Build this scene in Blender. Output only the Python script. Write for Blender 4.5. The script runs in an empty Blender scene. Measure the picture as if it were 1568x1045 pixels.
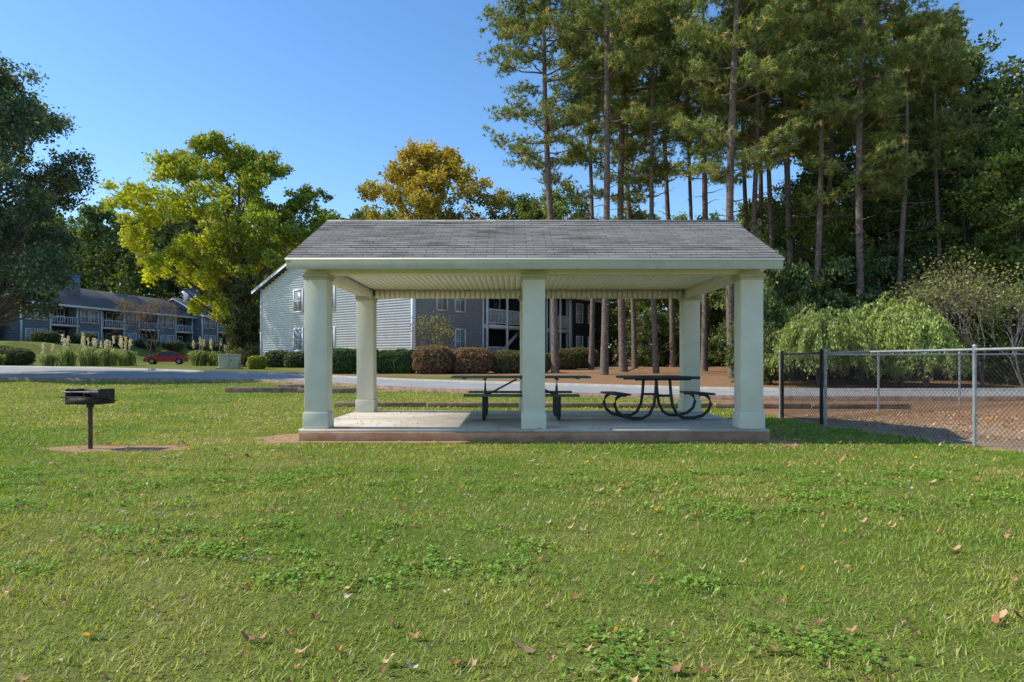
import bpy, math, numpy as np
from mathutils import Vector, Matrix
R = np.random.default_rng(7)
scene = bpy.context.scene
COL = scene.collection

# ------------------------------------------------------------------ materials
def newmat(name):
    m = bpy.data.materials.new(name); m.use_nodes = True
    nt = m.node_tree; b = nt.nodes['Principled BSDF']
    return m, nt, b
def N(nt, t, **kw):
    n = nt.nodes.new(t)
    for k, v in kw.items(): setattr(n, k, v)
    return n
def ramp(nt, fac, stops):
    r = N(nt, 'ShaderNodeValToRGB'); e = r.color_ramp.elements
    while len(e) < len(stops): e.new(0.5)
    for i, (p, c) in enumerate(stops):
        e[i].position = p; e[i].color = (c[0], c[1], c[2], 1)
    nt.links.new(fac, r.inputs[0]); return r
def coord(nt, kind='Object', scale=(1, 1, 1)):
    tc = N(nt, 'ShaderNodeTexCoord'); mp = N(nt, 'ShaderNodeMapping')
    mp.inputs['Scale'].default_value = scale
    nt.links.new(tc.outputs[kind], mp.inputs[0]); return mp.outputs[0]
def noise(nt, vec, scale, detail=4, rough=0.6):
    n = N(nt, 'ShaderNodeTexNoise'); n.inputs['Scale'].default_value = scale
    n.inputs['Detail'].default_value = detail; n.inputs['Roughness'].default_value = rough
    nt.links.new(vec, n.inputs['Vector']); return n.outputs['Fac']
def bump(nt, b, h, strength=0.3, dist=0.02):
    bp = N(nt, 'ShaderNodeBump'); bp.inputs['Strength'].default_value = strength
    bp.inputs['Distance'].default_value = dist
    nt.links.new(h, bp.inputs['Height']); nt.links.new(bp.outputs[0], b.inputs['Normal'])
def mixc(nt, fac, a, c, typ='MIX'):
    m = N(nt, 'ShaderNodeMixRGB', blend_type=typ)
    for s, v in ((0, fac), (1, a), (2, c)):
        if isinstance(v, (int, float)): m.inputs[s].default_value = v
        elif isinstance(v, tuple): m.inputs[s].default_value = (*v[:3], 1)
        else: nt.links.new(v, m.inputs[s])
    return m.outputs[0]
def mottled(name, c1, c2, scale=6, rough=0.7, bs=0.15, bscale=40, spec=0.3, kind='Object', metallic=0):
    m, nt, b = newmat(name); v = coord(nt, kind)
    f = noise(nt, v, scale); r = ramp(nt, f, [(0.3, c1), (0.7, c2)])
    nt.links.new(r.outputs[0], b.inputs['Base Color'])
    b.inputs['Roughness'].default_value = rough
    b.inputs['Specular IOR Level'].default_value = spec
    b.inputs['Metallic'].default_value = metallic
    if bs: bump(nt, b, noise(nt, v, bscale, 3), bs, 0.01)
    return m
def leafmat(name, trans=0.4, lo=1.25, hi=1.75, gloss=0.05):
    m = bpy.data.materials.new(name); m.use_nodes = True; nt = m.node_tree; nt.nodes.remove(nt.nodes['Principled BSDF'])
    a = N(nt, 'ShaderNodeAttribute'); a.attribute_name = 'Col'
    oi = N(nt, 'ShaderNodeObjectInfo')
    hs = N(nt, 'ShaderNodeHueSaturation')
    mr = N(nt, 'ShaderNodeMapRange'); mr.inputs['To Min'].default_value = lo; mr.inputs['To Max'].default_value = hi
    nt.links.new(oi.outputs['Random'], mr.inputs['Value']); nt.links.new(mr.outputs[0], hs.inputs['Value'])
    nt.links.new(a.outputs['Color'], hs.inputs['Color'])
    d = N(nt, 'ShaderNodeBsdfDiffuse'); nt.links.new(hs.outputs[0], d.inputs[0])
    t = N(nt, 'ShaderNodeBsdfTranslucent')
    g = mixc(nt, 1.0, hs.outputs[0], (1.5, 1.4, 0.6), 'MULTIPLY'); nt.links.new(g, t.inputs[0])
    mx = N(nt, 'ShaderNodeMixShader'); mx.inputs[0].default_value = trans
    nt.links.new(d.outputs[0], mx.inputs[1]); nt.links.new(t.outputs[0], mx.inputs[2])
    out = mx.outputs[0]
    if gloss:
        gl = N(nt, 'ShaderNodeBsdfGlossy'); gl.inputs['Roughness'].default_value = .45; gl.inputs[0].default_value = (.9, .95, .9, 1)
        m2 = N(nt, 'ShaderNodeMixShader'); m2.inputs[0].default_value = gloss; nt.links.new(out, m2.inputs[1]); nt.links.new(gl.outputs[0], m2.inputs[2]); out = m2.outputs[0]
    nt.links.new(out, nt.nodes['Material Output'].inputs[0])
    return m
M = {}
M['leaf'] = leafmat('foliage_leaves', .36, gloss=.02); M['grassblade'] = leafmat('grass_blades', 0.35, 1.0, 1.0, .02)
M['needle'] = leafmat('pine_needles', 0.28, 1.3, 1.75, 0.025)
M['deadleaf'] = leafmat('fallen_leaf', 0.15, 1.2, 1.2, 0)
M['plume'] = leafmat('pampas_plume', 0.3, 1.1, 1.2, 0)
M['bark'] = mottled('bark', (0.07, 0.055, 0.045), (0.20, 0.16, 0.13), 9, 0.9, 0.6, 25)
M['pinebark'] = mottled('pine_bark', (0.075, 0.055, 0.043), (0.25, 0.185, 0.145), 7, 0.9, 0.7, 18)
M['greybark'] = mottled('grey_bark', (0.10, 0.085, 0.075), (0.22, 0.19, 0.17), 7, 0.9, 0.4, 18)
M['hedgeblock'] = mottled('hedge_light_block', (0.02, 0.03, 0.012), (0.04, 0.05, 0.025), 9, 0.9, 0)  # dark body added inside the leaf shell to block light
M['white'] = mottled('painted_trim', (0.72, 0.69, 0.57), (0.79, 0.76, 0.64), 3, 0.55, 0.08, 60)
M['column'] = mottled('painted_column', (0.62, 0.59, 0.46), (0.70, 0.67, 0.53), 2.5, 0.6, 0.12, 50)
M['soffit'] = mottled('soffit_vinyl', (0.80, 0.77, 0.64), (0.86, 0.83, 0.70), 2, 0.5, 0)
M['groove'] = mottled('soffit_groove', (0.34, 0.31, 0.26), (0.40, 0.37, 0.32), 2, 0.7, 0)
M['fascia'] = mottled('fascia_board', (0.40, 0.40, 0.27), (0.49, 0.48, 0.34), 4, 0.6, 0.1, 50)
M['glass'] = mottled('window_glass', (0.02, 0.025, 0.03), (0.05, 0.06, 0.07), 2, 0.08, 0, spec=0.8)
M['blind'] = mottled('window_blind', (0.22, 0.24, 0.26), (0.34, 0.36, 0.38), 2, 0.3, 0, spec=0.6)
M['btrim'] = mottled('building_trim', (0.72, 0.72, 0.72), (0.80, 0.80, 0.79), 3, 0.6, 0)
M['siding'] = mottled('siding_blue_grey', (0.29, 0.32, 0.37), (0.35, 0.38, 0.43), 1.5, 0.6, 0)
M['siding_lit'] = mottled('siding_sunlit', (0.70, 0.73, 0.76), (0.79, 0.81, 0.83), 1.5, 0.6, 0)  # paler copy of the blue-grey siding, sunlight on the gable put into colour
M['siding_f'] = mottled('siding_slate', (0.18, 0.215, 0.29), (0.24, 0.275, 0.35), 1.5, 0.6, 0)
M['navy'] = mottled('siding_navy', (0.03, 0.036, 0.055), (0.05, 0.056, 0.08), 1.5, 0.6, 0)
M['aroof'] = mottled('apartment_shingles', (0.13, 0.112, 0.095), (0.21, 0.185, 0.16), 5, 0.9, 0.4, 12)
M['tablegreen'] = mottled('table_green_metal', (0.02, 0.07, 0.045), (0.035, 0.10, 0.065), 6, 0.4, 0.1, 80, 0.5)
M['tableblack'] = mottled('table_dark_metal', (0.012, 0.024, 0.019), (0.025, 0.036, 0.031), 6, 0.45, 0.1, 80, 0.35)
M['grillmetal'] = mottled('grill_black_steel', (0.015, 0.014, 0.013), (0.04, 0.03, 0.025), 12, 0.6, 0.3, 60, 0.4)
M['rust'] = mottled('rusty_post', (0.05, 0.03, 0.022), (0.16, 0.08, 0.045), 12, 0.8, 0.3, 60)
M['grate'] = mottled('grill_grate', (0.12, 0.11, 0.10), (0.25, 0.23, 0.21), 12, 0.5, 0.2, 60, metallic=0.6)
M['blackpost'] = mottled('black_fence_paint', (0.012, 0.012, 0.013), (0.03, 0.03, 0.03), 8, 0.5, 0)
M['galv'] = mottled('galvanised_steel', (0.26, 0.28, 0.29), (0.42, 0.44, 0.45), 10, 0.45, 0, metallic=0.3)
M['kerb'] = mottled('kerb_concrete', (0.34, 0.31, 0.27), (0.46, 0.43, 0.38), 6, 0.9, 0.3, 40)
M['kerb_r'] = mottled('kerb_clay_stained', (0.18, 0.10, 0.065), (0.36, 0.25, 0.18), 5, 0.9, 0.3, 40)
M['boxbeige'] = mottled('utility_box_paint', (0.42, 0.40, 0.27), (0.50, 0.48, 0.34), 3, 0.5, 0)
M['carred'] = mottled('car_paint_red', (0.38, 0.012, 0.015), (0.44, 0.02, 0.02), 1, 0.25, 0, spec=0.6)
M['tyre'] = mottled('tyre_rubber', (0.01, 0.01, 0.01), (0.02, 0.02, 0.02), 9, 0.8, 0)

m, nt, b = newmat('road_asphalt'); v = coord(nt)
r = ramp(nt, noise(nt, v, 0.7, 6), [(0.3, (0.30, 0.29, 0.275)), (0.7, (0.40, 0.39, 0.37))])
r2 = mixc(nt, 0.5, r.outputs[0], ramp(nt, noise(nt, v, 60, 2), [(0.3, (0.5, 0.5, 0.5)), (0.7, (1, 1, 1))]).outputs[0], 'MULTIPLY')
nt.links.new(r2, b.inputs['Base Color']); b.inputs['Roughness'].default_value = 0.9; M['road'] = m
m, nt, b = newmat('slab_concrete'); v = coord(nt)
f1 = noise(nt, v, 1.6, 8, 0.65)
r = ramp(nt, f1, [(0.3, (0.42, 0.34, 0.26)), (0.65, (0.60, 0.54, 0.45))])
f2 = noise(nt, v, 90, 2); r2 = mixc(nt, 0.25, r.outputs[0], ramp(nt, f2, [(0.3, (0.4, 0.4, 0.4)), (0.7, (1, 1, 1))]).outputs[0], 'MULTIPLY')
nt.links.new(r2, b.inputs['Base Color']); b.inputs['Roughness'].default_value = 0.85; bump(nt, b, f2, 0.2, 0.005); M['slab'] = m
m, nt, b = newmat('slab_edge_clay_stained'); v = coord(nt)
r = ramp(nt, noise(nt, v, 3, 8, 0.7), [(0.3, (0.24, 0.11, 0.055)), (0.7, (0.46, 0.28, 0.17))])
nt.links.new(r.outputs[0], b.inputs['Base Color']); b.inputs['Roughness'].default_value = 0.9; bump(nt, b, noise(nt, v, 30), 0.4, 0.01); M['slabedge'] = m
m, nt, b = newmat('shelter_shingles'); v = coord(nt)
br = N(nt, 'ShaderNodeTexBrick'); nt.links.new(v, br.inputs['Vector'])
br.inputs['Scale'].default_value = 1; br.inputs['Brick Width'].default_value = 0.30; br.inputs['Row Height'].default_value = 0.1381
br.inputs['Mortar Size'].default_value = 0.005; br.inputs['Color1'].default_value = (0.275, 0.255, 0.225, 1)
br.inputs['Color2'].default_value = (0.36, 0.335, 0.30, 1); br.inputs['Mortar'].default_value = (0.12, 0.11, 0.095, 1)
br.offset = 0.37; br.offset_frequency = 2; br.inputs['Bias'].default_value = 0.0
st = ramp(nt, noise(nt, coord(nt, 'Object', (0.55, 1.6, 1)), 1.5, 6, 0.65), [(0.36, (0.52, 0.50, 0.48)), (0.50, (1.0, 1.0, 1.0))])
c = mixc(nt, 0.85, br.outputs['Color'], st.outputs[0], 'MULTIPLY')
g = noise(nt, v, 160, 2); c = mixc(nt, 0.35, c, ramp(nt, g, [(0.3, (0.45, 0.45, 0.45)), (0.7, (1.2, 1.2, 1.2))]).outputs[0], 'MULTIPLY')
nt.links.new(c, b.inputs['Base Color']); b.inputs['Roughness'].default_value = 0.95; b.inputs['Specular IOR Level'].default_value = 0.1
bump(nt, b, br.outputs['Fac'], -0.5, 0.01); M['shingle'] = m
m, nt, b = newmat('ground_grass_soil'); v = coord(nt)
f = noise(nt, v, 0.35, 6, 0.6); f2 = noise(nt, v, 9, 6, 0.7); f3 = noise(nt, v, 45, 3, 0.7)
gr = ramp(nt, f, [(0.32, (0.12, 0.16, 0.03)), (0.5, (0.17, 0.20, 0.045)), (0.68, (0.25, 0.235, 0.08))])  # grass tones darkened, shade between blades put into the colour
gv = ramp(nt, f2, [(0.25, (0.45, 0.42, 0.4)), (0.75, (1.35, 1.3, 1.2))])
grc = mixc(nt, 0.85, gr.outputs[0], gv.outputs[0], 'MULTIPLY')
a = N(nt, 'ShaderNodeAttribute'); a.attribute_name = 'Col'; sp = N(nt, 'ShaderNodeSeparateColor'); nt.links.new(a.outputs['Color'], sp.inputs[0])
dirt = ramp(nt, f2, [(0.3, (0.30, 0.15, 0.075)), (0.7, (0.54, 0.36, 0.22))])
straw = ramp(nt, f2, [(0.3, (0.19, 0.10, 0.05)), (0.72, (0.50, 0.30, 0.16))])
straw = mixc(nt, 0.7, straw.outputs[0], ramp(nt, f3, [(0.3, (0.35, 0.35, 0.35)), (0.7, (1.35, 1.35, 1.35))]).outputs[0], 'MULTIPLY')
sand = ramp(nt, f2, [(0.3, (0.34, 0.21, 0.12)), (0.7, (0.58, 0.42, 0.27))])
sand = mixc(nt, 0.6, sand.outputs[0], ramp(nt, f3, [(0.3, (0.45, 0.42, 0.4)), (0.7, (1.2, 1.2, 1.2))]).outputs[0], 'MULTIPLY')
c = mixc(nt, sp.outputs[1], grc, straw); c = mixc(nt, sp.outputs[0], c, dirt.outputs[0]); c = mixc(nt, sp.outputs[2], c, sand)
nt.links.new(c, b.inputs['Base Color']); b.inputs['Roughness'].default_value = 0.95; b.inputs['Specular IOR Level'].default_value = 0.1
bump(nt, b, f3, 0.8, 0.03); M['ground'] = m

# ------------------------------------------------------------------ mesh accumulation
class Acc:
    def __init__(s): s.v = []; s.c = []; s.f = []; s.m = []; s.n = 0
    def add(s, V, F, mat=0, col=(0.5, 0.5, 0.5)):
        V = np.asarray(V, float).reshape(-1, 3); F = np.asarray(F, int)
        if len(V) == 0: return
        s.v.append(V); c = np.asarray(col, float)
        if c.ndim == 1: c = np.tile(c, (len(V), 1))
        s.c.append(c); s.f.append(F + s.n); s.m.append(np.full(len(F), mat)); s.n += len(V)
    def box(s, c, d, mat=0, rot=None):
        x, y, z = np.array(d) / 2.0
        V = np.array([[-x,-y,-z],[x,-y,-z],[x,y,-z],[-x,y,-z],[-x,-y,z],[x,-y,z],[x,y,z],[-x,y,z]])
        if rot is not None: V = V @ np.array(rot).T
        s.add(V + np.array(c), [[0,3,2,1],[4,5,6,7],[0,1,5,4],[1,2,6,5],[2,3,7,6],[3,0,4,7]], mat)
    def tube(s, P, r, sides=6, mat=0, cap=True):
        P = np.asarray(P, float); n = len(P); r = np.broadcast_to(np.asarray(r, float), (n,))
        T = np.gradient(P, axis=0); T /= np.linalg.norm(T, axis=1)[:, None] + 1e-9
        ref = np.array([0, 0, 1.0]) if abs(T[:, 2]).mean() < 0.8 else np.array([1.0, 0, 0])
        U = np.cross(T, ref); U /= np.linalg.norm(U, axis=1)[:, None] + 1e-9; W = np.cross(T, U)
        a = np.arange(sides) * 2 * np.pi / sides
        V = P[:, None] + r[:, None, None] * (np.cos(a)[None, :, None] * U[:, None] + np.sin(a)[None, :, None] * W[:, None])
        i = np.arange(n - 1)[:, None] * sides; j = np.arange(sides)[None]; j2 = (j + 1) % sides
        F = np.stack([i + j, i + j2, i + sides + j2, i + sides + j], -1).reshape(-1, 4)
        s.add(V.reshape(-1, 3), F, mat)
        if cap:
            s.add(V[0], [list(range(sides))], mat); s.add(V[-1], [list(range(sides))[::-1]], mat)
    def leaves(s, P, size, aspect, col, mat=1, U=None):
        n = len(P)
        if U is None: U = R.normal(size=(n, 3))
        U = U / np.linalg.norm(U, axis=1)[:, None]
        W = np.cross(U, R.normal(size=(n, 3))); W /= np.linalg.norm(W, axis=1)[:, None] + 1e-9
        sz = (np.broadcast_to(size, (n,)) * R.uniform(0.7, 1.3, n))[:, None] / 2
        V = np.stack([P + U * sz, P + W * sz * aspect, P - U * sz, P - W * sz * aspect], 1).reshape(-1, 3)
        s.add(V, np.arange(4 * n).reshape(n, 4), mat, np.repeat(col, 4, 0))
    def build(s, name, mats, smooth=False):
        me = bpy.data.meshes.new(name); V = np.concatenate(s.v)
        me.vertices.add(len(V)); me.vertices.foreach_set('co', V.ravel().astype(np.float32))
        cnt = np.concatenate([np.full(len(f), f.shape[1]) for f in s.f]); L = np.concatenate([f.ravel() for f in s.f])
        me.loops.add(len(L)); me.loops.foreach_set('vertex_index', L.astype(np.int32))
        me.polygons.add(len(cnt)); st = np.concatenate([[0], np.cumsum(cnt)[:-1]])
        me.polygons.foreach_set('loop_start', st.astype(np.int32))
        me.polygons.foreach_set('material_index', np.concatenate(s.m).astype(np.int32))
        me.update(calc_edges=True)
        ca = me.attributes.new('Col', 'FLOAT_COLOR', 'POINT'); C = np.concatenate(s.c)
        ca.data.foreach_set('color', np.hstack([C, np.ones((len(C), 1))]).ravel().astype(np.float32))
        for mm in mats: me.materials.append(M[mm] if isinstance(mm, str) else mm)
        if smooth: me.polygons.foreach_set('use_smooth', np.ones(len(cnt), bool))
        return me
def obj(name, me, loc=(0, 0, 0), rz=0, sc=1, parent=None):
    o = bpy.data.objects.new(name, me); COL.objects.link(o); o.location = loc; o.rotation_euler = (0, 0, rz)
    o.scale = (sc, sc, sc) if np.isscalar(sc) else sc
    if parent: o.parent = parent
    return o
def empty(name, loc=(0, 0, 0), rz=0): return obj(name, None, loc, rz)
def bevel(o, w=0.01):
    md = o.modifiers.new('bevel', 'BEVEL'); md.width = w; md.segments = 2; md.limit_method = 'ANGLE'; return o
def part(name, boxes, mat, parent, bev=0):
    a = Acc()
    for c, d in boxes: a.box(c, d)
    o = obj(name, a.build(name, [mat]), parent=parent)
    if bev: bevel(o, bev)
    return o

# ------------------------------------------------------------------ terrain
def sstep(x): x = np.clip(x, 0, 1); return x * x * (3 - 2 * x)
def g(X, Y):
    X = np.asarray(X, float); Y = np.asarray(Y, float)
    z = np.interp(Y, [-50, 16, 25, 30, 35, 45, 60, 90, 140, 400], [0, 0, .15, .3, .5, .75, .9, 1.0, 4, 10])
    z = z + 2.4 * sstep((-X - 42) / 8) * sstep((Y - 60) / 8)
    return z
def vn(X, Y, s, seed=0):
    rr = np.random.default_rng(seed); G = rr.random((64, 64))
    x = X / s + 100.3; y = Y / s + 57.7; xi = np.floor(x).astype(int); yi = np.floor(y).astype(int)
    fx = sstep(x - xi); fy = sstep(y - yi)
    q = lambda a, b: G[a % 64, b % 64]
    return (q(xi, yi) * (1 - fx) + q(xi + 1, yi) * fx) * (1 - fy) + (q(xi, yi + 1) * (1 - fx) + q(xi + 1, yi + 1) * fx) * fy
FX = [7.4, 6.47, 5.85, 5.7]; FY = [4.5, 9.55, 12.9, 14.4]
NE = np.array([(-70, 35), (-30, 32), (-23, 31.2), (-11.2, 30.4), (-7.5, 28), (-4.4, 25.4), (.34, 22.2), (6.1, 20.3), (8.8, 19.9), (14, 19.8), (40, 21)], float)
FE = np.array([(-70, 56), (-40, 52), (-30, 46.5), (-20, 40.5), (-13.4, 36.3), (-5.5, 31), (.4, 28), (7.4, 24.8), (10.6, 24.0), (14, 23.9), (40, 25)], float)
def masks(X, Y):
    X = np.asarray(X, float); Y = np.asarray(Y, float)
    n = vn(X, Y, 0.35, 1) * 0.6 + vn(X, Y, 0.12, 2) * 0.4
    def el(cx, cy, rx, ry): return sstep((1.25 - np.hypot((X - cx) / rx, (Y - cy) / ry) + (n - .5) * 0.9) / 0.3)
    d = np.maximum(el(-5.5, 9.3, .95, .3), el(-3.35, 10.7, .5, .8))
    d = np.maximum(d, el(-1.9, 10.10, 1.5, .17)); d = np.maximum(d, el(1.8, 10.12, 2.4, .14) * .9)
    d = np.maximum(d, el(-3.3, 13, .3, 1.3)); d = np.maximum(d, el(-6, 24.6, 2.5, .5) * .8)
    d = np.maximum(d, el(3.95, 12, .2, 2.2))
    fx = np.interp(Y, FY, FX)
    pen = sstep((X - fx + .2 + (n - .5) * .7) / .25) * (Y < 18)
    sand = pen * (Y < 16.5) * (1 - .8 * sstep((Y - 12.2 + (n - .5) * 3) / 2.2))
    fey = np.interp(X, FE[:, 0], FE[:, 1])
    s = sstep((X - 5.2 + (n - .5)) / .8) * sstep((Y - 14.6 + (n - .5)) / .6)
    s = np.maximum(s, pen)
    s = np.maximum(s, sstep((X + 3 + (n - .5) * 4) / 3) * (Y > fey))
    s = np.maximum(s, (Y > 34) * sstep((X + 14) / 2 + (n - .5)) * (Y > fey + 1.0) * .85)
    s = np.maximum(s, (Y > 64) * (X > -30))
    return d, np.clip(s, 0, 1), np.clip(sand, 0, 1)
def axis(parts):
    out = []
    for a, b_, st in parts: out.append(np.arange(a, b_, st))
    return np.concatenate(out + [[parts[-1][1]]])
xs = axis([(-500, -80, 30), (-80, -20, 1.0), (-20, -9, .4), (-9, 9, .09), (9, 20, .3), (20, 80, 2), (80, 500, 30)])
ys = axis([(-60, 0, 6), (0, 8, .25), (8, 16, .09), (16, 60, .5), (60, 140, 2), (140, 900, 40)])
XX, YY = np.meshgrid(xs, ys); nx, ny = len(xs), len(ys)
d, s_, sa = masks(XX, YY)
i = np.arange(ny - 1)[:, None] * nx; j = np.arange(nx - 1)[None]
F = np.stack([i + j, i + j + 1, i + nx + j + 1, i + nx + j], -1).reshape(-1, 4)
A = Acc(); A.add(np.stack([XX, YY, g(XX, YY)], -1), F, 0, np.stack([d, s_, sa], -1).reshape(-1, 3))
obj('ground', A.build('ground', ['ground'], True))

def resample(P, n=160):
    L = np.concatenate([[0], np.cumsum(np.linalg.norm(np.diff(P, axis=0), axis=1))]); t = np.linspace(0, L[-1], n)
    Q = np.stack([np.interp(t, L, P[:, k]) for k in (0, 1)], 1)
    for _ in range(4): Q[1:-1] = (Q[:-2] + Q[1:-1] * 2 + Q[2:]) / 4
    return Q
Qn, Qf = resample(NE, 260), resample(FE, 260)
K = 24; tt = np.linspace(0, 1, K)
P = Qn[:, None] * (1 - tt)[None, :, None] + Qf[:, None] * tt[None, :, None]
V = np.concatenate([P, g(P[..., 0], P[..., 1])[..., None] + 0.035], -1)
i = np.arange(259)[:, None] * K; j = np.arange(K - 1)[None]
A = Acc(); A.add(V, np.stack([i + j, i + K + j, i + K + j + 1, i + j + 1], -1).reshape(-1, 4))
obj('road', A.build('road', ['road'], True))
def kerb(name, Q, side, mat, h=.13, w=.16):
    T = np.gradient(Q, axis=0); T /= np.linalg.norm(T, axis=1)[:, None]; Nn = np.stack([-T[:, 1], T[:, 0]], 1) * side
    z = g(Q[:, 0], Q[:, 1]); A = Acc(); pts = []
    for off, zz in ((0, -.1), (0, h), (w, h), (w, -.1)):
        q = Q + Nn * off; pts.append(np.concatenate([q, (z + zz)[:, None]], 1))
    V = np.stack(pts, 1); n = len(Q); i = np.arange(n - 1)[:, None] * 4; j = np.arange(3)[None]
    A.add(V, np.stack([i + j, i + j + 1, i + 4 + j + 1, i + 4 + j], -1).reshape(-1, 4)); obj(name, A.build(name, [mat]))
kerb('road_kerb', Qn, -1, 'kerb_r'); kerb('road_kerb', Qf, 1, 'kerb')

A = Acc()
A.box((-8.6, 23.6, .22), (2.6, .16, .2)); A.box((-6.2, 23.3, .2), (2.2, .16, .2)); A.box((-7.4, 23.75, .34), (1.6, .15, .12))
bevel(obj('landscape_timber', A.build('landscape_timber', ['kerb_r'])), .02)
A = Acc()
for k in range(6): A.box((-3.4 + k * 2.42, 17.6 - .12 * k, .09), (2.36, .14, .12), rot=Matrix.Rotation(-.05, 3, 'Z'))
bevel(obj('landscape_timber', A.build('landscape_timber', ['kerb_r'])), .02)

# ------------------------------------------------------------------ picnic shelter
SX, SY = 0.33, 12.18
sh = empty('picnic_shelter', (SX, SY, 0))
A = Acc(); A.box((0, 0, .04), (7.04, 4.0, .19)); bevel(obj('slab_base', A.build('slab_base', ['slabedge']), parent=sh), .02)
A = Acc()
A.box((-1.762, -.99, .152), (3.52, 1.98, .04)); A.box((1.762, -.99, .152), (3.52, 1.98, .04)); A.box((-1.762, .993, .152), (3.52, 1.98, .04)); A.box((1.762, .993, .152), (3.52, 1.98, .04))
obj('slab_top', A.build('slab_top', ['slab']), parent=sh)
for k, cx in enumerate((-3.29, 0, 3.29)):
    for r_, cy in enumerate((-1.73, 1.73)):
        part('column_%d' % (k * 2 + r_ + 1), [((cx, cy, 1.36), (.335, .335, 2.38))], 'column', sh, .006)
        part('column_plinth_%d' % (k * 2 + r_ + 1), [((cx, cy, .295), (.375, .375, .245))], 'column', sh, .008)
        part('column_cap_%d' % (k * 2 + r_ + 1), [((cx, cy, 2.485), (.40, .40, .05)), ((cx, cy, 2.44), (.36, .36, .04))], 'fascia', sh, .006)
part('beam', [((0, -1.73, 2.565), (6.85, .26, .11)), ((0, 1.73, 2.56), (6.85, .26, .12)),
              ((-3.29, 0, 2.562), (.26, 3.18, .115)), ((3.29, 0, 2.562), (.26, 3.18, .115))], 'white', sh, .006)
A = Acc()
for xk in np.arange(-3.12, 3.12, .102): A.box((xk + .05, 0, 2.642), (.094, 3.6, .012))
A.box((0, 0, 2.656), (7.0, 4.2, .01), 1)
for xk in np.arange(-3.1, 3.05, .102): A.box((xk + .05, 1.594, 2.545), (.094, .012, .17))
A.box((0, 1.603, 2.545), (6.26, .006, .165), 1)
for sx in (-1, 1):
    for yk in np.arange(-1.58, 1.5, .102): A.box((sx * 3.154, yk + .05, 2.545), (.012, .094, .17))
obj('ceiling_panels', A.build('ceiling_panels', ['soffit', 'groove']), parent=sh)
A = Acc()
for sy in (-1, 1):
    for xk in np.arange(-3.55, 3.5, .102): A.box((xk + .05, sy * 2.04, 2.60), (.096, .36, .012))
for sx in (-1, 1): A.box((sx * 3.50, 0, 2.605), (.16, 3.7, .012))
obj('soffit', A.build('soffit', ['soffit']), parent=sh)
EV, EZ, RZ, HX = 2.27, 2.69, 3.70, 3.62
sl = math.atan2(RZ - EZ, EV); L = math.hypot(EV, RZ - EZ)
for k, sgn in enumerate((-1, 1)):
    A = Acc(); n = 18
    for q in range(n):
        y0 = -L + q * L / n; y1 = y0 + L / n + .01; xb = np.concatenate([[-HX], np.sort(R.uniform(-HX, HX, 14)), [HX]])
        for x0_, x1_ in zip(xb[:-1], xb[1:]):
            th = R.uniform(.006, .012); dy = R.uniform(-.004, .004)
            A.add([[x0_, y0 + dy, 0], [x1_, y0 + dy, 0], [x1_, y0 + dy, th], [x0_, y0 + dy, th], [x0_, y1, .001], [x1_, y1, .001]], [[0, 1, 2, 3], [3, 2, 5, 4]])
    A.add([[-HX, -L, -.02], [HX, -L, -.02], [HX, 0, -.02], [-HX, 0, -.02], [-HX, -L, -.001], [HX, -L, -.001], [HX, 0, -.001], [-HX, 0, -.001]],
          [[0, 3, 2, 1], [0, 1, 5, 4], [1, 2, 6, 5], [3, 0, 4, 7], [4, 5, 6, 7]])
    o = obj('roof_plane_%d' % (k + 1), A.build('roof', ['shingle']), (0, 0, RZ), parent=sh)
    o.rotation_euler = (sl, 0, 0) if sgn == -1 else (sl, 0, math.pi)
A = Acc()
for sg in (-1, 1): A.box((0, sg * .066, RZ - .019), (2 * HX, .15, .010), rot=Matrix.Rotation(-sg * sl, 3, 'X'))
obj('ridge_cap', A.build('ridge_cap', ['shingle']), parent=sh)
part('fascia', [((0, -2.25, 2.60), (7.22, .03, .14)), ((0, 2.25, 2.60), (7.22, .03, .14))], 'fascia', sh, .004)
part('drip_edge', [((0, -2.272, 2.672), (7.25, .014, .035)), ((0, 2.272, 2.672), (7.25, .014, .035))], 'white', sh)
A = Acc()
for sx in (-1, 1):
    x = sx * 3.59
    for a_, b_ in ((-1, 0), (0, 1)):
        ya, yb = (-2.26, 0) if a_ == -1 else (0, 2.26); za, zb = (EZ - .03, RZ - .03) if a_ == -1 else (RZ - .03, EZ - .03)
        V = [[x, ya, za - .15], [x, yb, zb - .15], [x, yb, zb], [x, ya, za]]; V2 = [[p[0] + sx * .022, p[1], p[2]] for p in V]
        A.add(V + V2, [[0, 1, 2, 3], [4, 5, 6, 7], [0, 1, 5, 4], [2, 3, 7, 6]])
    for z0 in np.arange(2.6, 3.6, .12):
        w = (RZ - .06 - (z0 + .06)) / (RZ - EZ) * EV
        if w > .05: A.box((sx * 3.42, 0, z0 + .06), (.03, 2 * w, .112))
obj('gable_trim', A.build('gable_trim', ['white']), parent=sh)

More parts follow.
